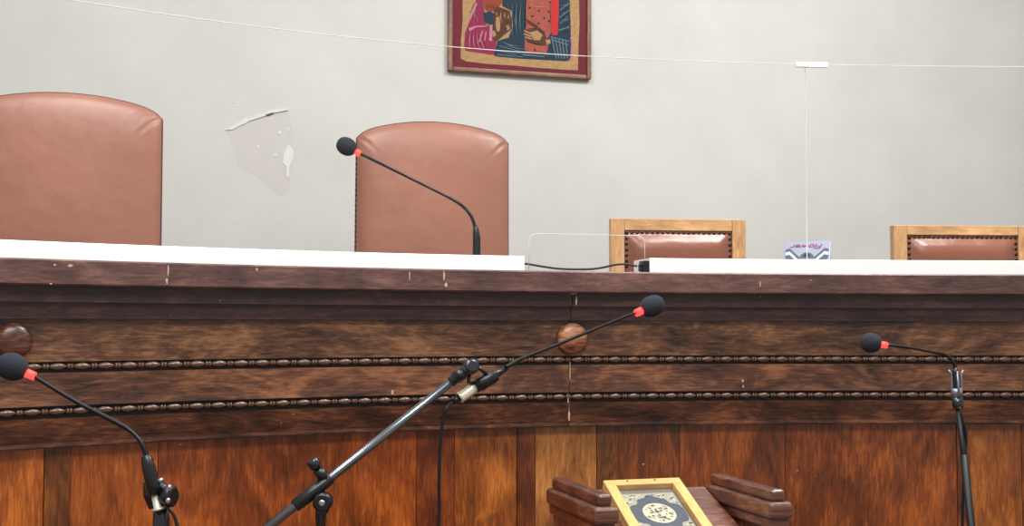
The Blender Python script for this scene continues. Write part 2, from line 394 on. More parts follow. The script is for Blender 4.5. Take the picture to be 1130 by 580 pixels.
# putty runs and chips left on the bench
def blob(cx, cz, off, w, h, name='putty_mark', seed=0, th=.0008):
    rnd = random.Random(seed); m = MB(); K = 14; pts = []
    for i in range(K):
        a = 2*math.pi*i/K; q = .7+.5*rnd.random(); pts.append(spt(cx+math.cos(a)*w/2*q, off, cz+math.sin(a)*h/2*q))
    m.prism(pts, path(cx)[2]*th); return m.build(name, M_putty, bench)
def mark(px, py, off, w, h, seed):
    s = s_at(px, off); D = spt(s, off, 0).y; z = at(px, py, D).z; return blob(s, z, off, w, h, seed=seed)
for k, (px, py, off, w, h) in enumerate([(185, 298, OC, .004, .03), (184, 310, OC, .006, .016), (490, 304, OC, .005, .03), (492, 314, OC, .010, .012), (839, 313, OC, .003, .022),
        (77, 293, OC, .012, .006), (60, 292, OC, .006, .004), (283, 297, OC, .007, .008), (452, 304, OC, .003, .028), (628, 455, OF-.001, .006, .055), (627, 440, OF-.001, .004, .03),
        (629, 410, OF+.002, .003, .06), (636, 331, O1+.0035, .006, .03), (633, 323.6, O1+.0035, .022, .006), (819, 420, OF+.002, .006, .009), (819.5, 426, OF+.003, .005, .008),
        (434, 433, OF+.003, .007, .016), (60, 364.5, OF, .003, .004), (428, 368, OF, .003, .004), (886, 366.5, OF, .003, .004), (56, 313, OC, .006, .003), (895, 309, OC, .006, .003)]):
    mark(px, py, off, w, h, k)

# ------------------------------------------------------------------ the room
W0 = at(570, 80, 4.95); WN = -V
def wpt(px, py, lift=0): return on_plane(px, py, W0+WN*lift, WN)
wb = Vector((W0.x, W0.y, 0))
m = MB(); m.box(wb + V*.06 + Z*1.9, (4.2, .06, 1.9), (U, V, Z)); wall = m.build('wall_back', M_wall, kind='structure')
m = MB(); m.box(Vector((0, 2.0, -.05)), (4.5, 5.2, .05)); m.build('floor', M_floor, kind='structure')
m = MB()
pts = [spt(S0+(S1-S0)*i/40, OP-.052, 0) for i in range(41)]
l = wb-U*3.2-V*.002; r = wb+U*3.6-V*.002
m.prism([*pts, Vector((r.x, r.y, 0)), Vector((l.x, l.y, 0))], Z*.65); m.build('floor_dais', M_dais, kind='structure')
# damaged paint on the wall
def wpoly(pts, mat, name, lift, th=.001):
    m = MB(); P = [wpt(x, y, lift) for x, y in pts]; m.prism(P, WN*th); return m.build(name, mat, wall)
sc = lambda L_: [(230+x/4.833, 100+y/4.833) for x, y in L_]
wpoly(sc([(95,212),(125,180),(190,170),(290,135),(350,125),(425,112),(448,190),(460,250),(455,330),(440,430),(430,540),(380,560),(250,450),(160,400),(130,300)]), M_peel, 'worn_patch', -.0002, .0006)
wpoly(sc([(92,210),(125,190),(180,160),(195,145),(215,158),(230,152),(205,172),(160,190),(130,208)]), M_flake, 'paint_flake', 0, .004)
wpoly(sc([(212,157),(290,128),(330,110),(425,99),(424,105),(345,120),(300,136),(215,163)]), M_flake, 'paint_flake', 0, .006)
wpoly(sc([(300,130),(345,116),(348,122),(318,134)]), M_motif, 'paint_crack', .0005, .0062)
wpoly(sc([(425,285),(440,300),(455,320),(448,370),(432,400),(430,460),(424,468),(414,455),(416,405),(396,385),(404,335)]), M_flake, 'paint_flake', 0, .002)
for (x, y, q) in ((380,224,10),(426,206,7),(444,260,5),(264,298,8),(357,342,8),(140,60,4),(150,80,4)):
    wpoly(sc([(x+q*math.cos(a*1.05), y+q*1.1*math.sin(a*1.05)) for a in range(6)]), M_flake, 'paint_flake', 0, .002)

# ------------------------------------------------------------------ white raised ledges on the worktop
def ledge(a, b, label):
    m = MB(); e = .003; zt_ = hz(286.6, OC-.006); o = OC-.006
    sweep(m, [(o, zc1), (-.10, zc1), (-.10, zt_), (o-e, zt_), (o, zt_-e)], a, b)
    q = m.build('white_desk_ledge', M_white); tag(q, label, 'ledge'); return q, zt_
led, zl = ledge(S0, s_at(579.5, OC), 'long white ledge on the bench worktop in front of the two leather chairs')
led2, _ = ledge(s_at(718, OC), S1, 'white ledge on the bench worktop in front of the two wooden chairs')
# junction box and loose cable in the gap
s = s_at(712, .02); m = MB(); p, t, n = path(s)
bx = thing('junction_box', 'small black box on the worktop at the end of the right white ledge', 'box', spt(s, .03, zc1))
m.box(spt(s, .03, zc1+.016), (.015, .02, .016), (t, n, Z)); m.build('casing', M_black, bx, .002)
m = MB(); m.box(spt(s-.014, .03, zc1+.013), (.006, .012, .010), (t, n, Z)); m.build('plug', M_black, bx, .002)
def dpt(px, py, D): return at(px, py, D)
pts = []
for px, py in ((575, 290), (585, 291.5), (600, 294), (620, 296.5), (650, 296.8), (665, 295), (680, 291.8), (692, 291.5), (703, 293.5)):
    q = spt(s_at(px, .01), .01, 0); q = at(px, py, q.y); q.z = max(q.z, zc1+.0032); pts.append(q)
m = MB(); m.tube(spline(pts, 6), .003, 10); tag(m.build('black_cable', M_cable), 'thin black cable lying on the worktop between the two white ledges', 'cable')

# ------------------------------------------------------------------ acrylic screens
def screen(a, b, label, top):
    root = thing('acrylic_screen', label, 'screen', spt((a+b)/2, -.03, zl))
    m = MB(); o = -.03; zt_ = top
    sweep(m, [(o, zl), (o-.004, zl), (o-.004, zt_), (o, zt_)], a, b); m.build('clear_sheet', M_acr, root)
    m = MB(); sweep(m, [(o+.0002, zt_), (o-.0042, zt_), (o-.0042, zt_+.0012), (o+.0002, zt_+.0012)], a, b); m.build('polished_edge', M_edge, root)
    return root
TOPZ = EYE + (354.2-68.3)/F*3.42
sseam = s_at(891.5, -.03)
sA = screen(S0, sseam-.0008, 'tall clear acrylic screen on the left ledge in front of the leather chairs', TOPZ)
m = MB(); q = spt(sseam-.0014, -.0298, 0); m.box(Vector((q.x, q.y, (zl+TOPZ)/2)), (.0005, .0024, (TOPZ-zl)/2), path(sseam)[1:] + (Z,)); m.build('polished_edge', M_seam, sA)
sB = screen(sseam+.0008, S1, 'tall clear acrylic screen right of the seam, in front of the rightmost wooden chair', TOPZ)
sc0 = s_at(898, -.03)
m = MB(); p, t, n = path(sc0); m.box(spt(sc0, -.028, TOPZ-.002), (.048, .006, .0075), (t, n, Z)); cl = m.build('joining_clip', M_clip, bevel=.002)
tag(cl, 'white plastic clip joining the tops of the two acrylic screens', 'clip')
# small low acrylic guard in the gap
gl, gr = s_at(582, .03), s_at(710, .03); zt_ = at(640, 259, 3.25).z
gd = thing('acrylic_guard', 'low clear acrylic panel with rounded corners standing between the white ledges', 'screen', spt((gl+gr)/2, .04, zc1))
def guard_outline(inset=0, bottom=True):
    r = .022; P = []
    for i in range(9): a = math.pi-math.pi/2*i/8; P.append((gl+inset+r+(r)*math.cos(a), zt_-inset-r+r*math.sin(a)))
    for i in range(9): a = math.pi/2-math.pi/2*i/8; P.append((gr-inset-r+r*math.cos(a), zt_-inset-r+r*math.sin(a)))
    return P
O = guard_outline(); P = [(gl, zc1)] + O + [(gr, zc1)]
m = MB(); m.prism([spt(s, .043, z) for s, z in P], path((gl+gr)/2)[2]*.003); m.build('clear_sheet', M_acr, gd)
m = MB(); m.tube([spt(s, .0445, z) for s, z in P], .0009, 8); m.build('polished_edge', simple('acrylic_rim', (222, 224, 220), .3), gd)

# ------------------------------------------------------------------ small packet
pk0 = at(890, 285, 3.58)
root = thing('tissue_packet', 'silver grey packet with red lettering upside down, propped behind the white ledge', 'packet', Vector((pk0.x, pk0.y, zc1)))
yaw = math.radians(-21); lean = math.radians(33)
ax = Vector((math.cos(yaw), math.sin(yaw), 0)); bk = Vector((-math.sin(yaw), math.cos(yaw), 0))
up = (Z*math.cos(lean)+bk*math.sin(lean)).normalized(); nn = ax.cross(up).normalized()
top = at(891.5, 265, 3.61); Hh = (top.z-zc1)/up.z
def pp(a, b, d=0): return top + ax*a - up*(Hh-b) + nn*d
m = MB(); w = .069; r = .012; P = [pp(-w, .003)]
for i in range(6): a = math.pi-math.pi/2*i/5; P.append(pp(-w+r+r*math.cos(a), Hh-r+r*math.sin(a)))
for i in range(6): a = math.pi/2-math.pi/2*i/5; P.append(pp(w-r+r*math.cos(a), Hh-r+r*math.sin(a)))
P.append(pp(w, .003)); m.prism(P, -nn*.010)
M_pack = simple('silver_packet', (146, 150, 170), .35, .2); M_pd = simple('slate_print', (66, 76, 94), .4); M_pl = simple('white_print', (186, 192, 206), .4); M_txt = simple('red_print', (130, 28, 66), .5)
m.build('case', M_pack, root, .002)
m = MB(); m.prism([pp(-.034, Hh-.001, -.003), pp(.034, Hh-.001, -.003), pp(.034, Hh+.0015, -.003), pp(-.034, Hh+.0015, -.003)], -nn*.005); m.build('opening_slot', M_black, root)
m = MB()
for sg in (-1, 1):
    for k in range(3):
        x0 = .064; y0 = Hh-.034-k*.012; m.prism([pp(sg*x0, y0, .0004+k*.0001), pp(sg*(x0-.012), y0+.004, .0004+k*.0001), pp(sg*(x0-.044), y0-.032, .0004+k*.0001), pp(sg*(x0-.034), y0-.040, .0004+k*.0001), pp(sg*x0, y0-.009, .0004+k*.0001)], nn*.0003, k % 2)
m.prism([pp(.022*math.cos(a*math.pi/8), Hh-.068+.022*math.sin(a*math.pi/8), .0005) for a in range(9)], nn*.0003, 0)
m.prism([pp(.010*math.cos(a*math.pi/8), Hh-.062+.012*math.sin(a*math.pi/8), .0009) for a in range(9)], nn*.0003, 2)
m.build('printed_pattern', [M_pd, M_pl, M_black], root)
tx = bpy.data.curves.new('lettering', 'FONT'); tx.body = 'Flower'; tx.size = .030; tx.shear = .35; tx.offset = .0004; tx.extrude = .0003; tx.align_x = 'CENTER'
to = bpy.data.objects.new('lettering', tx); C.objects.link(to); tx.materials.append(M_txt)
mt = Matrix.Identity(4); mt.col[0][:3] = -ax*1.12; mt.col[1][:3] = -up*.8; mt.col[2][:3] = nn; mt.translation = pp(0, Hh-.016, .0006)
bpy.context.view_layer.update()
lm = bpy.data.meshes.new_from_object(to.evaluated_get(bpy.context.evaluated_depsgraph_get())); bpy.data.objects.remove(to)
to = bpy.data.objects.new('lettering', lm); C.objects.link(to); lm.materials.clear(); lm.materials.append(M_txt)
to.parent = root; to.matrix_parent_inverse = root.matrix_world.inverted(); to.matrix_basis = mt
m = MB(); m.prism([pp(-.02, Hh*.7, -.0105), pp(.02, Hh*.7, -.0105), pp(.02, Hh*.7, -.0105)-Z*0+Vector((0,0,zc1-pp(.02, Hh*.7, -.0105).z)), pp(-.02, Hh*.7, -.0105)+Vector((0,0,zc1-pp(-.02, Hh*.7, -.0105).z))], bk*.002)
m.build('prop_stand', M_pack, root)

# ------------------------------------------------------------------ leather high-back chairs
def sgp(a, p): return math.copysign(abs(a)**p, a)
def leather_chair(loc, rz, label, w, zt_, floor_z=.65, tacks=False):
    root = thing('leather_chair', label, 'chair', (loc[0], loc[1], floor_z), rz, 'high-backed leather chairs behind the bench')
    H_ = zt_-floor_z; hb = .42; h = H_-hb; arch = .076; t = .085
    m = LM(); N1, N2 = 84, 84; idx = {}
    def shape(u, v, sgn):
        wt = w/2*(1.0-.010*v); hh = h-.045*u*u-.020*abs(u)**12
        # rounded outline corners
        x = u*wt; z = hb+v*hh
        e = (max(0, 1-abs(u)**7))**.5 * (max(0, 1-abs(2*v-1)**9))**.5
        y = -sgn*(t/2)*e if sgn > 0 else t/2*.45*e
        if sgn > 0:
            y -= .012*(1-u*u)*(1-(2*v-1)**2)
            for s_ in (-1, 1):   # pleats running from the top corners
                dx = (s_*1-u)*wt; dz = (1-v)*hh
                if dx*s_ >= 0 and dz < .09:
                    d = abs(dx*s_-dz*.75); y += .016*math.exp(-(d/.005)**2)*math.exp(-dz/.03)*e - .008*math.exp(-((d-.012)/.006)**2)*math.exp(-dz/.04)*e
        return Vector((x, y, z))
    for sgn in (1, -1):
        for i in range(N1+1):
            for j in range(N2+1):
                a = math.sin(math.pi/2*(2*i/N1-1)); b = .5+.5*math.sin(math.pi/2*(2*j/N2-1))
                a = a*.6+.4*(2*i/N1-1); b = b*.6+.4*j/N2
                if sgn < 0 and (i in (0, N1) or j in (0, N2)): idx[(sgn, i, j)] = idx[(1, i, j)]; continue
                idx[(sgn, i, j)] = len(m.v); m.v.append(shape(a, b, sgn))
        for i in range(N1):
            for j in range(N2):
                q = [idx[(sgn, i, j)], idx[(sgn, i+1, j)], idx[(sgn, i+1, j+1)], idx[(sgn, i, j+1)]]
                m.face(q if sgn > 0 else q[::-1], None, 0, True)
    back = m.build('backrest', M_leather, root)
    m = LM(); P = []
    for j in range(25): P.append(shape(-1, j/24, 1))
    for i in range(1, 41): P.append(shape(-1+2*i/40, 1, 1))
    for j in range(1, 25): P.append(shape(1, 1-j/24, 1))
    m.tube([q+Vector((0, .004, 0)) for q in P], .0034, 8); m.build('piping', M_piping, back)
    if tacks:
        m = LM(); m.ball((0, 0, 0), .0036, (1, 0, 0), .8, 8); tk = m.build('upholstery_tack', M_piping, back)
        k = 0
        while hb+.02+k*.0175 < hb+h-arch-.03:
            if k: tk = tk.copy(); C.objects.link(tk); tk.parent = back
            q = shape(-1, (.02+k*.0175)/(h-arch), 1); tk.location = (q.x-.002, -.002, q.z); k += 1
    m = LM(); m.box((0, -.23, hb-.02), (w/2-.01, .24, .05)); m.build('seat', M_leather, root, .03, 4)
    for sx in (-1, 1):
        for sy in (-.42, -.03):
            m = LM(); m.box((sx*(w/2-.05), sy, (hb-.06)/2), (.02, .02, (hb-.06)/2)); m.build('leg', M_oak, root, .004)
    return root
for i, (px, D, py, w, rz, label) in enumerate([(71, 3.42, 103.5, .556, 15, 'leather high-backed chair at far left, the nearer and larger of two'),
                                   (478.5, 4.05, 135.5, .532, 12, 'leather high-backed chair behind the desk microphone, mid bench')]):
    q = at(px, py, D); leather_chair((q.x, q.y), math.radians(rz), label, w, q.z+.002, tacks=(i == 1))

# ------------------------------------------------------------------ oak framed chairs
def oak_chair(loc, rz, label, w, zt_, rail, nn_top, floor_z=.65):
    root = thing('wooden_chair', label, 'chair', (loc[0], loc[1], floor_z), rz, 'oak chairs with nailed leather backs')
    H_ = zt_-floor_z; st = .047; hb = .50
    for s_ in (-1, 1):
        m = LM(); m.box((s_*(w/2-st/2), 0, H_/2), (st/2, .018, H_/2), grain=Z); m.build('stile', M_oak, root, .0025)
    m = LM(); m.box((0, .0, H_-rail/2-.0005), (w/2-st-.0006, .017, rail/2), grain=Vector((1,0,0))); m.build('top_rail', M_oak, root, .002)
    m = LM(); m.box((0, .0, hb), (w/2-st-.0006, .017, .025)); m.build('lower_rail', M_oak, root, .002)
    # padded leather panel
    a = w/2-st-.001; z0 = hb+.026; z1_ = H_-rail-.001; m = LM(); N = 22; idx = {}
    for i in range(N+1):
        for j in range(N+1):
            u = math.sin(math.pi/2*(2*i/N-1)); v = math.sin(math.pi/2*(2*j/N-1)); idx[i, j] = len(m.v)
            du = (1-abs(u))*a; dv = (1-abs(v))*(z1_-z0)/2; d = min(du, dv)
            e = min(1, max(0, (d-.010)/.05)); y = -.012-.026*math.sin(math.pi/2*e)**1.0
            if d < .010: y = -.012
            m.v.append(Vector((u*a, y, (z0+z1_)/2+v*(z1_-z0)/2)))
    for i in range(N):
        for j in range(N): m.face((idx[i, j], idx[i+1, j], idx[i+1, j+1], idx[i, j+1]), None, 0, True)
    m.box((0, 0, (z0+z1_)/2), (a, .0115, (z1_-z0)/2)); pad = m.build('leather_pad', M_leather2, root)
    m = LM(); m.ball((0, 0, 0), .0068, (0, -1, 0), .6, 12, half=True); me = None
    pos = [(-a+.008+(2*a-.016)*i/(nn_top-1), z1_-.007) for i in range(nn_top)]
    k = int((z1_-z0)/.019)
    for i in range(1, k):
        for s_ in (-1, 1): pos.append((s_*(a-.008), z1_-.007-i*.019))
    for i, (x, z) in enumerate(pos):
        if i == 0: nl = m.build('nail_head', M_nail, pad)
        else: nl = nl.copy(); C.objects.link(nl); nl.parent = pad
        nl.location = (x+random.uniform(-.001, .001), -.012, z+random.uniform(-.001, .001))
    m = LM(); m.box((0, -.21, .44), (w/2, .21, .03)); m.build('seat', M_leather2, root, .015)
    for s_ in (-1, 1):
        m = LM(); m.box((s_*(w/2-st/2), -.39, .205), (.022, .022, .205)); m.build('leg', M_oak, root, .003)
    return root
for (px, D, py, w, rz, rail, nt_, label) in [(747.5, 4.0, 241.8, .466, 5, .040, 21, 'oak chair with nailed leather back, the one showing in the gap between the white ledges'),
                               (1060, 4.03, 249.0, .482, 3, .033, 23, 'oak chair with nailed leather back at far right, right of the grey packet')]:
    q = at(px, py, D); oak_chair((q.x, q.y), math.radians(rz), label, w, q.z, rail, nt_)

# ------------------------------------------------------------------ icon on the wall
fr = thing('framed_icon', 'gilt and dark red framed painting of robed figures hung on the wall', 'painting', wpt(571, 83))
BL = wpt(493, 79, .0); BR = wpt(650.5, 89.5, .0)
wd = (BR-BL).dot(U); bz = (BL.z+BR.z)/2; ctr = (BL+BR)/2; ctr.z = 0
def ip(a, z, d): return ctr + U*a + Z*(bz+z) + WN*d       # a across, z up from the bottom edge, d off the wall
Hf = .80; hw = wd/2; fw = .020
M_gilt = wood('worn_gilt_wood', (86, 52, 36), (128, 84, 58), (160, 116, 80), (3, 3), rough=.4, gs=2, contrast=.6, k=.9)
M_red = simple('dark_red_border', (98, 16, 32), .5, vary=.12, vs=60, spec=.2)
m = MB(); T = .028
for (a0, a1, c0, c1) in ((-hw, -hw+fw, 0, Hf), (hw-fw, hw, 0, Hf), (-hw+fw, hw-fw, 0, fw), (-hw+fw, hw-fw, Hf-fw, Hf)):
    m.box(ip((a0+a1)/2, (c0+c1)/2, T/2), ((a1-a0)/2, T/2, (c1-c0)/2), (U, V, Z))
m.build('frame', M_gilt, fr, .006, 3)
m = MB()
m.box(ip(0, Hf/2, .009), (hw-fw*.8, .008, Hf/2-fw*.8), (U, V, Z)); m.build('border', M_red, fr)
M_gold = simple('aged_gold_ground', (160, 128, 86), .6, vary=.55, vs=70, bump=.5, bscale=150, spec=.2)
PM = lambda n_, c, v_=.35: simple(n_, c, .6, vary=v_, vs=90, spec=.2)
pts_mats = dict(gold=M_gold, rose=PM('rose_robe', (128, 34, 66)), rosel=PM('rose_robe_light', (176, 112, 130)), roses=PM('rose_robe_shade', (84, 18, 42)), teal=PM('teal_robe', (26, 46, 60), .45), teals=PM('teal_robe_shade', (14, 26, 36)),
    teall=PM('teal_robe_light', (84, 106, 116)), skin=PM('olive_skin_paint', (78, 46, 32)), skinl=PM('pale_skin_paint', (158, 122, 84)), coral=PM('coral_book', (150, 74, 62), .45),
    red=PM('scarlet_edge', (176, 40, 44), .15), dark=PM('dark_outline_paint', (20, 18, 24)), orange=PM('orange_cloth', (132, 58, 34), .5))
names = list(pts_mats); m = MB()
IX = lambda x, y: (480+x/5.8, y/5.8)
def ipoly(mat, pts, lay):
    P = [on_plane(*IX(x, y), W0+WN*(.0175+lay*.0004), WN) for x, y in pts]
    P = [p if p.z < bz+Hf-.06 else Vector((p.x, p.y, bz+Hf-.06)) for p in P]
    n = len(P); b = len(m.v); m.v += P; k = names.index(mat)
    # make the polygon face the room
    nor = Vector((0, 0, 0))
    for i in range(n): nor += P[i].cross(P[(i+1) % n])
    m.face(range(b, b+n) if nor.dot(WN) > 0 else list(range(b, b+n))[::-1], None, k)
TOPY = -1500
ipoly('gold', [(175,TOPY),(178,-400),(176,0),(178,120),(166,260),(165,375),(200,392),(330,408),(480,418),(640,432),(780,442),(915,450),(918,300),(925,150),(922,0),(920,TOPY)], 0)
ipoly('rose', [(240,-300),(262,0),(228,120),(192,210),(186,290),(195,325),(280,338),(365,352),(385,330),(395,262),(365,240),(372,170),(330,160),(320,80),(300,0),(330,-300)], 1)
ipoly('orange', [(300,-300),(300,0),(318,60),(345,80),(385,70),(430,20),(440,-300)], 2)
ipoly('teal', [(440,-300),(430,40),(490,70),(500,170),(470,240),(400,262),(385,320),(372,352),(400,362),(520,374),(700,384),(840,392),(868,380),(870,250),(868,150),(862,0),(855,-300)], 1)
ipoly('teal', [(308,85),(350,70),(385,90),(380,150),(350,160),(315,140)], 3)
ipoly('coral', [(580,-200),(580,100),(575,330),(650,338),(715,335),(725,300),(720,250),(752,190),(750,-200)], 2)
ipoly('red', [(748,-200),(742,190),(752,226),(785,224),(792,100),(795,-200)], 3)
ipoly('skin', [(378,60),(400,40),(480,70),(494,140),(492,185),(440,225),(400,262),(365,250),(362,195),(376,150)], 4)
ipoly('skinl', [(392,110),(412,108),(418,150),(414,195),(398,205),(388,160)], 5)
ipoly('skinl', [(455,165),(474,160),(478,185),(462,195)], 5); ipoly('skinl', [(364,200),(384,195),(392,225),(372,238)], 5)
ipoly('rosel', [(350,165),(368,168),(366,262),(346,262)], 5)
ipoly('rosel', [(215,180),(260,165),(335,164),(330,170),(262,176),(222,200)], 5)
ipoly('rosel', [(230,95),(262,20),(272,22),(240,100),(208,160)], 5); ipoly('rosel', [(300,200),(312,190),(286,270),(278,268)], 5); ipoly('rosel', [(322,205),(332,200),(322,262),(314,262)], 5)
ipoly('skin', [(572,185),(620,190),(650,165),(700,200),(712,240),(740,258),(735,285),(690,292),(640,285),(590,270),(578,240)], 4)
ipoly('skinl', [(610,205),(655,195),(690,222),(672,258),(630,256)], 5)
for (x0, y0, x1, y1) in ((572,192,622,212),(570,212,620,228),(576,232,622,245),(582,118,660,165),(590,135,650,172)):
    ipoly('skinl' if y0 > 180 else 'skin', [(x0,y0),(x1,y1),(x1-4,y1+9),(x0-2,y0+9)], 6)
ipoly('skinl', [(708,255),(735,250),(742,275),(715,288)], 6)
for (x, y) in ((665,70),(622,105),(700,115),(662,150),(728,75),(730,135),(640,320),(735,15),(605,50)):
    ipoly('dark', [(x-8,y-8),(x+9,y-3),(x,y+10)], 4)
for (x0, y0, x1, y1) in ((400,320,520,345),(410,290,560,330),(500,100,530,200),(520,110,545,190),(400,345,560,362),(455,275,500,300),(560,348,700,362)):
    ipoly('teall', [(x0,y0),(x1,y1),(x1,y1+4),(x0,y0+6)], 3)
for k in range(5):
    ipoly('teall', [(745+k*22,240+k*3),(752+k*22,240+k*3),(780+k*18,375),(772+k*18,372)], 3)
for (x0, y0, x1, y1) in ((800,60,860,20),(795,110,862,60),(800,150,850,100),(790,190,860,170),(740,232,862,262),(745,250,858,285)):
    ipoly('teall', [(x0,y0),(x1,y1),(x1,y1+6),(x0,y0+8)], 4)
ipoly('rosel', [(866,240),(874,240),(884,300),(880,370),(862,388),(858,384),(872,360),(874,300)], 5)
ipoly('dark', [(576,-200),(584,-200),(584,180),(576,180)], 5)
rn = random.Random(11)
def stroke(mat, x0, y0, x1, y1, w_, lay):
    L_ = math.hypot(x1-x0, y1-y0) or 1; nx, ny = -(y1-y0)/L_*w_/2, (x1-x0)/L_*w_/2; bx0 = rn.uniform(-6, 6)
    mx_, my_ = (x0+x1)/2+nx*2.5, (y0+y1)/2+ny*2.5
    ipoly(mat, [(x0, y0), (mx_+nx, my_+ny), (x1, y1), (mx_-nx, my_-ny)], lay)
for k in range(9): stroke('rosel' if k % 2 else 'roses', 222+k*9, 190+k*2, 205+k*17, 318+k*2, 5, 2)
for k in range(7): stroke('rosel' if k % 2 else 'roses', 285-k*5, -20+k*8, 218+k*12, 100+k*9, 6, 2)
for k in range(8): stroke('teals' if k % 2 else 'teall', 410+k*10, 262+k*11, 560+k*30, 300+k*10, 6, 2)
for k in range(8): stroke('teals' if k % 3 else 'teall', 498+k*9, 10, 500+k*8, 250-k*6, 6, 2)
for k in range(8): stroke('teals' if k % 2 else 'teall', 800+k*2, 40+k*24, 866, 10+k*25, 6, 3)
for k in range(6): stroke('teals', 748+k*19, 236, 765+k*17, 372, 7, 2)
for k in range(5): stroke('dark', 330+k*14, 20, 340+k*15, 62+k*3, 5, 3)
for k in range(26): stroke('red' if k % 2 else 'skinl', rn.uniform(590, 740), rn.uniform(-10, 180), rn.uniform(590, 740), rn.uniform(-10, 180), 3, 3) if k < 0 else None
for k in range(22):
    x_, y_ = rn.uniform(590, 735), rn.uniform(-10, 175); stroke('skinl' if k % 2 else 'red', x_, y_, x_+rn.uniform(-10, 22), y_+rn.uniform(-12, 12), 5, 3)
for y_ in (35, 185): stroke('skinl', 590, y_, 735, y_+6, 4, 3)
stroke('skinl', 590, -20, 588, 320, 5, 3); stroke('dark', 744, -20, 744, 220, 4, 4)
for (x0, y0, x1, y1) in ((385,75,470,62),(380,120,376,190),(440,130,486,140),(430,190,480,160),(372,190,430,215),(590,180,650,176),(650,172,700,215),(600,262,690,284)): stroke('dark', x0, y0, x1, y1, 5, 6)
for (x0, y0, x1, y1) in ((400,70,404,105),(425,62,430,150),(450,75,455,120),(475,85,478,130)): stroke('skinl', x0, y0, x1, y1, 7, 6)
for (cx, c2) in ((360, 'orange'), (690, 'coral')):      # plain heads with haloes above the frame line of the photograph
    ipoly('red', [(cx+150*math.cos(i*.3927), -480+150*math.sin(i*.3927)) for i in range(16)], 4)
    ipoly('gold', [(cx+138*math.cos(i*.3927), -480+138*math.sin(i*.3927)) for i in range(16)], 5)
    ipoly('dark', [(cx+86*math.cos(i*.3927), -490+100*math.sin(i*.3927)) for i in range(16)], 6)
    ipoly('skin', [(cx+62*math.cos(i*.3927), -465+86*math.sin(i*.3927)) for i in range(16)], 7)
    ipoly('teal' if cx > 500 else 'rose', [(cx-150,-200),(cx-60,-350),(cx+60,-350),(cx+150,-200)], 3)
m.build('painting', [pts_mats[k] for k in names], fr)

# ------------------------------------------------------------------ microphones
def goose_mic(label, head, ringp, pts, radii, body, hr, collar=None, parent_loc=None, squash=1.22, ring_r=.0085):
    """head: centre; pts: gooseneck centreline from ring to body; body: list of (point, radius) """
    root = thing('gooseneck_microphone', label, 'microphone', parent_loc or body[-1][0], 0)
    ax_ = (head-ringp).normalized()
    m = MB(); K = 16; P = []; Rr = []
    for i in range(K+1):
        a = math.pi*i/K; P.append(head - ax_*hr*squash*math.cos(a)*1.0); Rr.append(max(hr*math.sin(a)**.85, .001)*(1.0 if i > 5 else .93+.0117*i))
    m.tube(P, Rr, 26); m.build('foam_windscreen', M_foam, root)
    m = MB(); e = head-ax_*hr*squash*.90; m.tube([e, e-ax_*.017], [ring_r, ring_r*.95], 18); m.build('light_ring', M_led, root)
    m = MB(); P = spline([e-ax_*.0165]+pts, 8); n = len(P)
    rr = []
    for i in range(n):
        t = i/(n-1)*(len(radii)-1); k = min(int(t), len(radii)-2); rr.append(radii[k]*(1-(t-k))+radii[k+1]*(t-k))
    m.tube(P, rr, 12); m.build('gooseneck', M_neck, root)
    m = MB(); m.tube([b[0] for b in body], [b[1] for b in body], 18); m.build('handle', M_black, root)
    if collar:
        m = MB(); m.tube([c[0] for c in collar], [c[1] for c in collar], 18); m.build('silver_connector', M_chrome, root)
    return root
# desk microphone
Dd = 3.36
g = [at(x, y, Dd+dz) for x, y, dz in ((404, 172.5, -.06), (440, 190.3, -.04), (475, 207.7, -.02), (500, 220.3, -.01), (512, 228.5, 0), (520, 238.5, 0), (524.5, 251, 0))]
b0 = at(526, 278, Dd); b0.z = zc1
bd = [(at(524.8, 249, Dd), .0052), (at(525, 252, Dd), .0085), (at(526, 262, Dd), .0115), (at(526, 277, Dd), .0115), (Vector((b0.x, b0.y, zc1+.012)), .0115), (Vector((b0.x, b0.y, zc1+.0115)), .028), (Vector((b0.x, b0.y, zc1)), .030)]
mic = goose_mic('gooseneck desk microphone standing on the bench in front of the mid leather chair', at(382.5, 161.5, Dd-.07), at(396, 169, Dd-.065), g, [.0042, .0042, .0036, .0034, .0050, .0050, .0050], bd, .0255, squash=1.15)
# microphone on boom stand, centre
def D_(t): return 2.40+.22*t
h = at(719.5, 337.5, 2.62)
g = [at(x, y, d) for x, y, d in ((690, 349, 2.60), (655, 363.5, 2.57), (615, 380, 2.53), (578, 394.5, 2.50), (558, 405, 2.48))]
bd = [(at(560, 406, 2.485), .0045), (at(546, 413, 2.47), .009), (at(536, 420, 2.46), .0125), (at(524.5, 427, 2.453), .0130)]
col = [(at(526, 426, 2.454), .0112), (at(509, 437.4, 2.442), .0112), (at(508.5, 437.7, 2.4415), .0122), (at(506.5, 439, 2.44), .0122)]
goose_mic('gooseneck microphone with glowing red ring held high by the boom stand', h, at(707, 343, 2.61), g, [.0028, .0030, .0036, .0038, .0046], bd, .0235, col, squash=1.25)
def tag_tube(name, pts, r, mat, label, cat, n=8):
    m = MB(); m.tube(spline(pts, n), r, 10); return tag(m.build(name, mat), label, cat)
cb = [at(506, 439, 2.44), at(500, 443, 2.435), at(493, 450, 2.42), at(489, 462, 2.42), at(486, 490, 2.42), at(484.5, 530, 2.42), at(484, 580, 2.42), at(478, 700, 2.40), at(465, 900, 2.36)]
cb = cb + [Vector((cb[-1].x-.02, 2.3, .25)), Vector((cb[-1].x-.06, 2.2, .03)), Vector((cb[-1].x-.25, 2.0, .006)), Vector((cb[-1].x-.7, 1.9, .006))]
m = MB(); m.tube([cb[0], cb[1]], [.0085, .006], 12); 
cab = thing('microphone_cable', 'black cable hanging straight down from the boom stand microphone', 'cable', (cb[-1].x, cb[-1].y, 0))
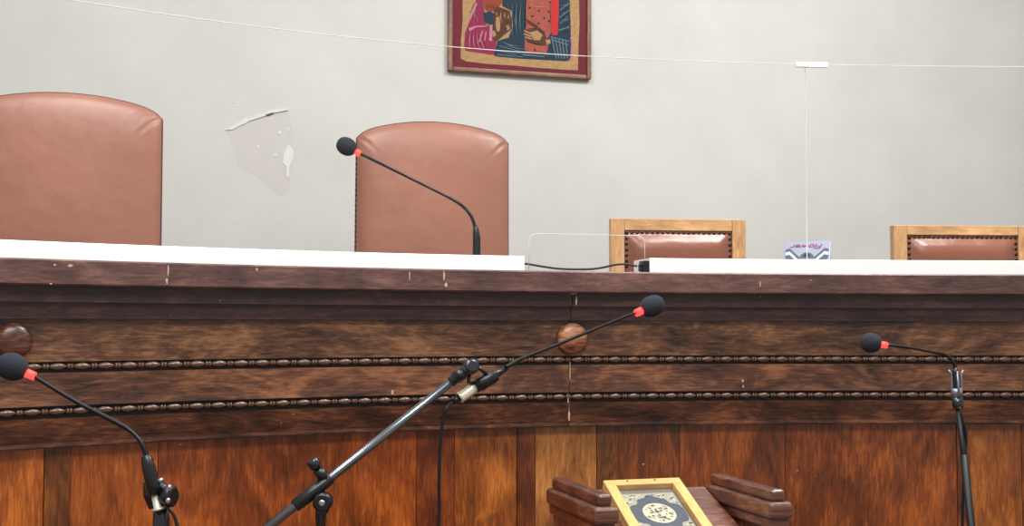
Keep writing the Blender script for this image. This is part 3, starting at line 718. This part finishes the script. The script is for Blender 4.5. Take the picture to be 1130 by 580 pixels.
m.build('plug_sleeve', M_black, cab); m = MB(); m.tube(spline(cb, 8), .0035, 10); m.build('cord', M_cable, cab)
# boom stand
B0 = at(298, 580, 2.27); J = at(512, 410, 2.44); bdv = (J-B0).normalized()
ck = at(341, 547, 2.30)
kk = B0 + bdv*((ck-B0).dot(bdv))
PX = at(354, 566, 2.31)
st = thing('microphone_stand', 'black boom microphone stand with long slanting arm across the bench front', 'stand', (PX.x, PX.y, 0))
m = MB(); m.tube([B0-bdv*.22, J], .0088, 18); m.build('boom_arm', simple('grey_metal_tube', (112, 116, 122), .26, .85), st)  # arm in one lighter grey metal along its whole length
m = MB(); m.tube([B0-bdv*.23, B0-bdv*.14], .019, 18); m.build('counterweight', M_black, st)
m = MB(); a0 = B0+bdv*((at(325, 560, 2.3)-B0).dot(bdv)); a1 = B0+bdv*((at(366, 525, 2.3)-B0).dot(bdv))
m.tube([a0, a0+bdv*.002, (a0+a1)/2, a1-bdv*.002, a1], [.0105, .0125, .0135, .012, .0105], 20); m.build('clamp_sleeve', M_black, st)
q = at(357, 553, 2.305); tocam = Vector((0, -1, 0))
m = MB(); m.tube([q+tocam*.020, q+tocam*.018, q-tocam*.010, q-tocam*.014], [.014, .0185, .0185, .014], 10); lug = m.build('pivot_lug', M_black, st)
m = MB(); m.tube([q+tocam*.019, q+tocam*.022, q+tocam*.0235], [.0068, .0062, .003], 16); m.build('pivot_bolt', M_steel, lug)
m = MB(); w_ = a1.lerp(a0, .12); nb = (Vector((0, 0, 1))-bdv*bdv.z).normalized(); nb = (nb + Vector((-.0, 0, 0))).normalized()
m.tube([w_, w_+nb*.030], .0115, 6); m.tube([w_+nb*.030, w_+nb*.034], .005, 12); m.build('knob_boss', M_black, st)
m = MB(); m.tube([w_+nb*.033, w_+nb*.036, w_+nb*.050, w_+nb*.053], [.009, .012, .0125, .009], 10); m.build('tightening_knob', M_blackm, st)
m = MB(); bt = Vector((PX.x, PX.y, PX.z)); m.tube([q-Z*.012, bt, bt-Z*.03], [.012, .0115, .0095], 16); m.tube([bt-Z*.025, Vector((PX.x, PX.y, .30))], .0085, 16); m.build('pole', M_blackm, st)
m = MB(); m.tube([Vector((PX.x, PX.y, .55)), Vector((PX.x, PX.y, .56)), Vector((PX.x, PX.y, .62)), Vector((PX.x, PX.y, .63))], [.010, .016, .016, .010], 16); m.tube([Vector((PX.x, PX.y, .12)), Vector((PX.x, PX.y, .56))], .0125, 16); m.build('lower_tube', M_blackm, st)
def tripod(root, x, y, z=.14, n=3, ph=.4, L_=.30):
    for i in range(n):
        a = ph+2*math.pi*i/n; m = MB(); e = Vector((x+L_*math.cos(a), y+L_*math.sin(a), .009))
        m.tube([Vector((x, y, z)), e], .008, 12); lg = m.build('leg', M_blackm, root)
        m = MB(); m.tube([e.lerp(Vector((x, y, z)), .08), e.lerp(Vector((x, y, z)), -.0)], .009, 12); m.build('rubber_foot', M_black, lg)
tripod(st, PX.x, PX.y)
# joint and holder at the boom tip
m = MB(); m.tube([J-bdv*.038, J-bdv*.034, J-bdv*.022, J-bdv*.021, J-bdv*.010, J-bdv*.004], [.0085, .0110, .0110, .0135, .0135, .0125], 18); m.build('end_collar', M_black, st)
jc = at(519, 405, 2.445); m = MB(); sd = Vector((.35, -.9, .25)).normalized()
m.tube([jc+sd*.015, jc+sd*.013, jc-sd*.013, jc-sd*.015], [.010, .0155, .0155, .010], 14); m.tube([J-bdv*.006, jc], .011, 12); m.build('pivot_joint', M_blackm, st)
m = MB(); hx = (at(546, 413, 2.47)-at(520, 430, 2.45)).normalized()
hc = at(538, 418.5, 2.462)
m.tube([jc+Vector((.006, 0, .004)), at(532, 408, 2.45), at(538, 414, 2.455)], .0042, 10)
m.tube([jc+Vector((-.002, 0, -.012)), at(517, 421, 2.445), at(523, 424, 2.447)], .0042, 10)
m.tube([hc-hx*.022, hc-hx*.020, hc+hx*.018, hc+hx*.020], [.0135, .0148, .0148, .0135], 20); m.build('microphone_clip', M_black, st)

# left microphone and stand
h = at(13.5, 404.5, 2.02)
g = [at(x, y, d) for x, y, d in ((46, 420, 2.03), (86, 444, 2.04), (112, 457.5, 2.05), (136, 470, 2.06), (146, 477, 2.06), (155, 487, 2.06), (160, 498, 2.06), (161.5, 504, 2.06))]
bd = [(at(161, 501.5, 2.06), .0052), (at(161.5, 504, 2.06), .0088), (at(164, 515, 2.06), .0115), (at(169, 535, 2.06), .0120), (at(171, 545, 2.06), .0100)]
col = [(at(170.7, 544, 2.06), .0068), (at(174, 560, 2.06), .0068), (at(174.1, 560.2, 2.06), .0105), (at(174.6, 562.6, 2.06), .0105)]
goose_mic('gooseneck microphone at far left in front of the round knob', h, at(30, 411.5, 2.025), g, [.0036, .0040, .0044, .0046, .0032, .0046, .0046], bd, .0235, col, squash=1.12, ring_r=.0075)
px_ = at(178, 572, 2.075)
st2 = thing('microphone_stand', 'black upright microphone stand at lower left, mostly below the picture', 'stand', (px_.x, px_.y, 0))
m = MB(); m.tube([at(177.5, 561, 2.075), px_, Vector((px_.x, px_.y, 0.62))], [.0125, .0145, .0145], 18); m.tube([Vector((px_.x, px_.y, .12)), Vector((px_.x, px_.y, .64))], .0175, 16); m.build('pole', M_blackm, st2)
m = MB(); m.tube([at(163, 531, 2.085), at(166, 545, 2.085), at(170, 560, 2.085)], [.008, .0125, .009], 14); m.tube([at(177, 530, 2.08), at(180, 542, 2.08), at(182, 557, 2.08)], [.006, .013, .010], 14); m.build('microphone_clip', M_black, st2)
kq = at(186.5, 547, 2.07); m = MB(); m.tube([kq+Vector((-.012, 0, 0)), kq+Vector((.008, -.004, 0)), kq+Vector((.011, -.005, 0))], [.016, .019, .014], 12); m.build('tightening_knob', M_black, st2)
for (x, y) in ((187, 537.5), (185.5, 552)):
    m = MB(); m.ball(at(x, y, 2.045), .0042, Z, 1.2, 12); m.build('knob_stud', M_steel, st2)
m = MB(); m.tube([at(174, 531, 2.06), at(177.5, 530, 2.06), at(180, 527.5, 2.06)], [.003, .0048, .002], 10); m.build('spring_tip', M_steel, st2)
tripod(st2, px_.x, px_.y, ph=1.2)
cb = [at(183, 558, 2.06), at(190, 565, 2.06), at(194, 574, 2.06), at(196, 588, 2.06), at(196, 640, 2.06), at(190, 800, 2.06), Vector((px_.x+.04, 2.03, .3)), Vector((px_.x+.08, 1.98, .03)), Vector((px_.x+.3, 1.9, .006))]
tag_tube('microphone_cable', cb, .0032, M_cable, 'black cable looping beside the lower left microphone stand', 'cable')

# right microphone and stand
Dr = 2.88
h = at(961, 378, Dr-.04)
g = [at(x, y, d) for x, y, d in ((985, 381, Dr-.035), (1010, 384.5, Dr-.02), (1030, 388.5, Dr-.01), (1041, 390.5, Dr), (1048, 395, Dr), (1053, 402, Dr), (1054.5, 410, Dr))]
bd = [(at(1054, 406, Dr), .0046), (at(1054.5, 410, Dr), .0075), (at(1055.5, 424, Dr), .0090), (at(1056, 430, Dr), .0095), (at(1057, 446, Dr), .0095)]
goose_mic('gooseneck microphone at right bending over from its upright stand', h, at(974, 380, Dr-.038), g, [.0036, .0036, .0032, .0044, .0044, .0044], bd, .0240, squash=1.05, ring_r=.0078)
e1 = at(1072, 580, Dr-.02); t1 = at(1057.5, 446, Dr); dv = (e1-t1).normalized(); lowp = t1+dv*.75
st3 = thing('microphone_stand', 'black microphone stand at right leaning slightly beside the panel seam', 'stand', (lowp.x, lowp.y, 0))
m = MB(); m.tube([t1, t1+dv*.25], [.0072, .0082], 16); m.tube([t1+dv*.12, lowp], [.0088, .0105], 16); m.build('pole', M_satin, st3)
m = MB(); m.tube([lowp+Z*.01-dv*.06, lowp, Vector((lowp.x, lowp.y, lowp.z-.03))], .014, 16); m.tube([Vector((lowp.x, lowp.y, .12)), lowp], .0125, 16); m.build('lower_tube', M_blackm, st3)
m = MB(); a = at(1055, 424, Dr+.004); q2 = at(1056.3, 437, Dr); q3 = at(1057.3, 448, Dr)
m.tube([q2-Z*.0, q3, at(1057.7, 451, Dr)], [.0125, .0132, .0105], 18); m.build('swivel_mount', M_blackm, st3)
m = MB()
for sx in (-1, 1):
    o_ = Vector((sx*.012, -.002, 0)); m.tube([at(1054.5, 408, Dr)+o_*1.5, at(1055, 412, Dr)+o_, at(1055.5, 424, Dr)+o_*.95, at(1056, 436, Dr)+o_*.8], .0025, 8)
m.tube([at(1054.5, 409, Dr)-Vector((0, .011, 0)), at(1055.5, 424, Dr)-Vector((0, .012, 0)), at(1056, 437, Dr)-Vector((0, .011, 0))], [.0018, .003, .004], 10)
m.tube([at(1055.6, 428, Dr), at(1056.4, 437, Dr)], [.0132, .0128], 18)
m.build('microphone_clip', simple('brushed_silver_clip', (150, 156, 166), .35, .6), st3)
tripod(st3, lowp.x, lowp.y, ph=.9)
cb = [at(1059, 449, Dr-.01), at(1062, 462, Dr-.015), at(1066, 480, Dr-.01), at(1064.5, 510, Dr), at(1063, 545, Dr), at(1062, 585, Dr), at(1062, 700, Dr), Vector((lowp.x-.05, Dr-.05, .25)), Vector((lowp.x-.1, Dr-.1, .02)), Vector((lowp.x-.4, Dr-.2, .006))]
tag_tube('microphone_cable', cb, .0036, M_cable, 'black cable hanging beside the leaning right-hand microphone stand', 'cable')
cabl_white = [(1062.5, 446), (1064, 452), (1064.5, 456)]

# ------------------------------------------------------------------ lectern
LA = math.radians(17.5); LU = Vector((math.cos(LA), math.sin(LA), 0)); LV = Vector((-LU.y, LU.x, 0))
N0 = at(656, 560, 2.17)            # near left top corner of the lower cap on the left arm
zA = N0.z; aw = .050; al = .275
LA2 = math.radians(11); LU = Vector((math.cos(LA2), math.sin(LA2), 0)); N1 = at(852, 557, 2.225); gap = (N1-N0).dot(LU)
base = Vector((N0.x, N0.y, 0)) + LU*(gap+aw)/2 + LV*al/2
lec = thing('lectern', 'dark red wooden lectern with stepped moulded arms at lower centre', 'lectern', base, LA)
for k in (0, 1):
    o = Vector((N0.x, N0.y, 0)) + LU*(gap*k)
    def bx_(a0, a1, v0, v1, z0, z1_): return (o+LU*(a0+a1)/2+LV*(v0+v1)/2+Z*(z0+z1_)/2, ((a1-a0)/2, (v1-v0)/2, (z1_-z0)/2), (LU, LV, Z))
    m = MB(); m.box(*bx_(0, aw, 0, al, zA-.033, zA), grain=LV); arm = m.build('arm_cap', M_lect, lec, .009, 5)
    m = MB(); m.box(*bx_(.011, aw-.010, .012, al-.004, zA-.002, zA+.022), grain=LV); m.build('arm_rail', M_lect, arm, .008, 4)
    m = MB(); m.box(*bx_(.006, aw-.006, .008, al-.006, zA-.052, zA-.032), grain=LV); m.build('neck_moulding', M_lect, arm, .004, 3)
    m = MB(); m.box(*bx_(.012, aw-.012, .016, al-.012, .04, zA-.051), grain=Z); m.build('side_panel', M_lect, lec, .003)
o = Vector((N0.x, N0.y, 0))
sl = math.radians(21); dn = (-LV*math.cos(sl)-Z*math.sin(sl)); nb = dn.cross(LU).normalized()
if nb.z < 0: nb = -nb
tb = Vector((N0.x, N0.y, zA-.004)) + LU*(aw+.002) + LV*(al-.012)       # back left corner of the sloping board
bw = gap-aw-.004; bl = .30
m = MB(); m.box(tb+LU*bw/2+dn*bl/2-nb*.009, (bw/2, bl/2, .009), (LU, dn, nb), grain=LU); m.build('reading_board', M_lect, lec, .003)
m = MB(); m.box(o+LU*(gap+aw)/2+LV*(al-.022)+Z*((zA-.02)/2), ((gap-aw)/2+.011, .009, (zA-.06)/2), (LU, LV, Z), grain=Z); m.build('back_panel', M_lect, lec, .002)
m = MB(); m.box(o+LU*(gap+aw)/2+LV*(al/2)+Z*.025, ((gap+aw)/2+.03, al/2+.03, .025), (LU, LV, Z)); m.build('plinth', M_lect, lec, .006)
# ------------------------------------------------------------------ glazed frame on the lectern
rt = math.radians(-5); fu = LU*math.cos(rt)+dn*math.sin(rt); fd = dn*math.cos(rt)-LU*math.sin(rt)
tl = on_plane(665.5, 529.5, tb+nb*.022, nb); tr_ = on_plane(749.5, 526.2, tb+nb*.022, nb)
fu = (tr_-tl).normalized(); fd = nb.cross(fu).normalized()
if fd.z > 0: fd = -fd
ca = 0
fd = (fd*math.cos(ca)-fu*math.sin(ca)).normalized() if False else fd
Wf = (tr_-tl).length; Hq = Wf*1.38; b_ = .0215
fq = thing('framed_book_cover', 'yellow pine glazed frame with ornate medallion book cover resting on the lectern', 'frame', tl+fu*Wf/2+fd*Hq/2-nb*.022, 0)
def fp(a, d, n_=0): return tl+fu*a+fd*d+nb*n_
m = MB()
for (a0, a1, d0, d1, g_) in ((0, Wf, 0, b_, fu), (0, Wf, Hq-b_, Hq, fu), (0, b_, b_, Hq-b_, fd), (Wf-b_, Wf, b_, Hq-b_, fd)):
    m.box(fp((a0+a1)/2, (d0+d1)/2, -.011), ((a1-a0)/2, (d1-d0)/2, .011), (fu, fd, nb), grain=g_)
m.build('frame', M_yel, fq, .0015, 2)
m = MB()
for a in (.3, .66): m.tube([fp(Wf*a, b_*.35, -.001), fp(Wf*a, b_*.35, .0008)], .0022, 10)
m.build('nail', M_black, fq)
m = MB()
m.prism([fp(b_, b_, -.012), fp(Wf-b_, b_, -.012), fp(Wf-b_, Hq-b_, -.012), fp(b_, Hq-b_, -.012)], -nb*.004); m.build('backing', M_inner, fq)
iw, ih = Wf-2*b_, Hq-2*b_
def ep(cx, cy, rx, ry, n=24, lob=0, k=8, ph=0): return [(cx+rx*math.cos(2*math.pi*i/n)*(1+lob*math.cos(k*2*math.pi*i/n+ph)), cy+ry*math.sin(2*math.pi*i/n)*(1+lob*math.cos(k*2*math.pi*i/n+ph))) for i in range(n)]
m = MB()
def cpoly(pts, lay, mi):
    P = [fp(b_+x*iw, b_+y*ih, -.0115+lay*.0004) for x, y in pts]
    nor = Vector((0, 0, 0))
    for i in range(len(P)): nor += P[i].cross(P[(i+1) % len(P)])
    if nor.dot(nb) < 0: P = P[::-1]
    m.poly(P, mi)
cpoly([(.04,.10),(.96,.10),(.96,.95),(.04,.95)], 0, 0)
for k in range(2):
    e = .04+.015*k
# ornamental field: medallion, cartouche tips, scroll work
med = [(.5+.47*math.cos(a)*(1+.10*math.cos(4*a)+.05*math.cos(12*a)), .53+.34*math.sin(a)*(1+.10*math.cos(4*a)+.05*math.cos(12*a))) for a in [i*math.pi/36 for i in range(72)]]
med = [(min(.95, max(.05, x)), y) for x, y in med]
cpoly(med, 1, 1)
cpoly(ep(.5, .53, .27, .205, 32), 2, 2)
rnd = random.Random(3)
for i in range(60):
    a = rnd.random()*6.283; r = math.sqrt(rnd.random())*.9; x, y = .5+.25*r*math.cos(a), .53+.19*r*math.sin(a); q = .012+.010*rnd.random()
    an = rnd.random()*3; cpoly([(x+q*1.6*math.cos(an+t_), y+q*math.sin(an+t_)) for t_ in (0, 1.2, 2.6, 4.0)], 3, 1 if i % 2 else 0)
for i in range(420):
    x, y = rnd.uniform(.07, .93), rnd.uniform(.13, .92)
    if ((x-.5)/.46)**2+((y-.53)/.34)**2 < 1.02: continue
    q = .010+.010*rnd.random(); an = rnd.random()*3; cpoly([(x+q*1.8*math.cos(an+t_), y+q*math.sin(an+t_)) for t_ in (0, 1.2, 2.6, 4.0)], 1, 2 if i % 3 else 1)
m.build('ornamental_cover', [M_cover, M_motif, M_cream], fq)
m = MB(); m.prism([fp(b_, b_, -.003), fp(Wf-b_, b_, -.003), fp(Wf-b_, Hq-b_, -.003), fp(b_, Hq-b_, -.003)], -nb*.0015); m.build('glass_pane', M_acr, fq)

# ------------------------------------------------------------------ light
def area(name, loc, rot, size, sy, power, col=(1, 1, 1)):
    l = bpy.data.lights.new(name, 'AREA'); l.shape = 'RECTANGLE'; l.size = size; l.size_y = sy; l.energy = power; l.color = col
    o = bpy.data.objects.new(name, l); C.objects.link(o); o.location = loc; o.rotation_euler = rot; return o
area('ceiling_light', (-.9, 2.1, 3.9), (math.radians(12), 0, TH), 1.2, .6, 60, (1, .99, .965))
area('ceiling_light', (1.7, 2.9, 3.9), (math.radians(12), 0, TH), 1.2, .6, 105, (1, .99, .965))
area('ceiling_light', (.1, .2, 3.9), (math.radians(14), 0, TH), 2.4, .8, 100, (1, .99, .975))
w = bpy.data.worlds.new('room_light'); bpy.context.scene.world = w; w.use_nodes = True
bg = w.node_tree.nodes['Background']; bg.inputs['Color'].default_value = (1.0, .99, .975, 1); bg.inputs['Strength'].default_value = .48
sn = bpy.context.scene; sn.view_settings.view_transform = 'Standard'; sn.view_settings.look = 'None'; sn.view_settings.gamma = 1; sn.view_settings.exposure = 0.0
sn.view_settings.use_curve_mapping = False
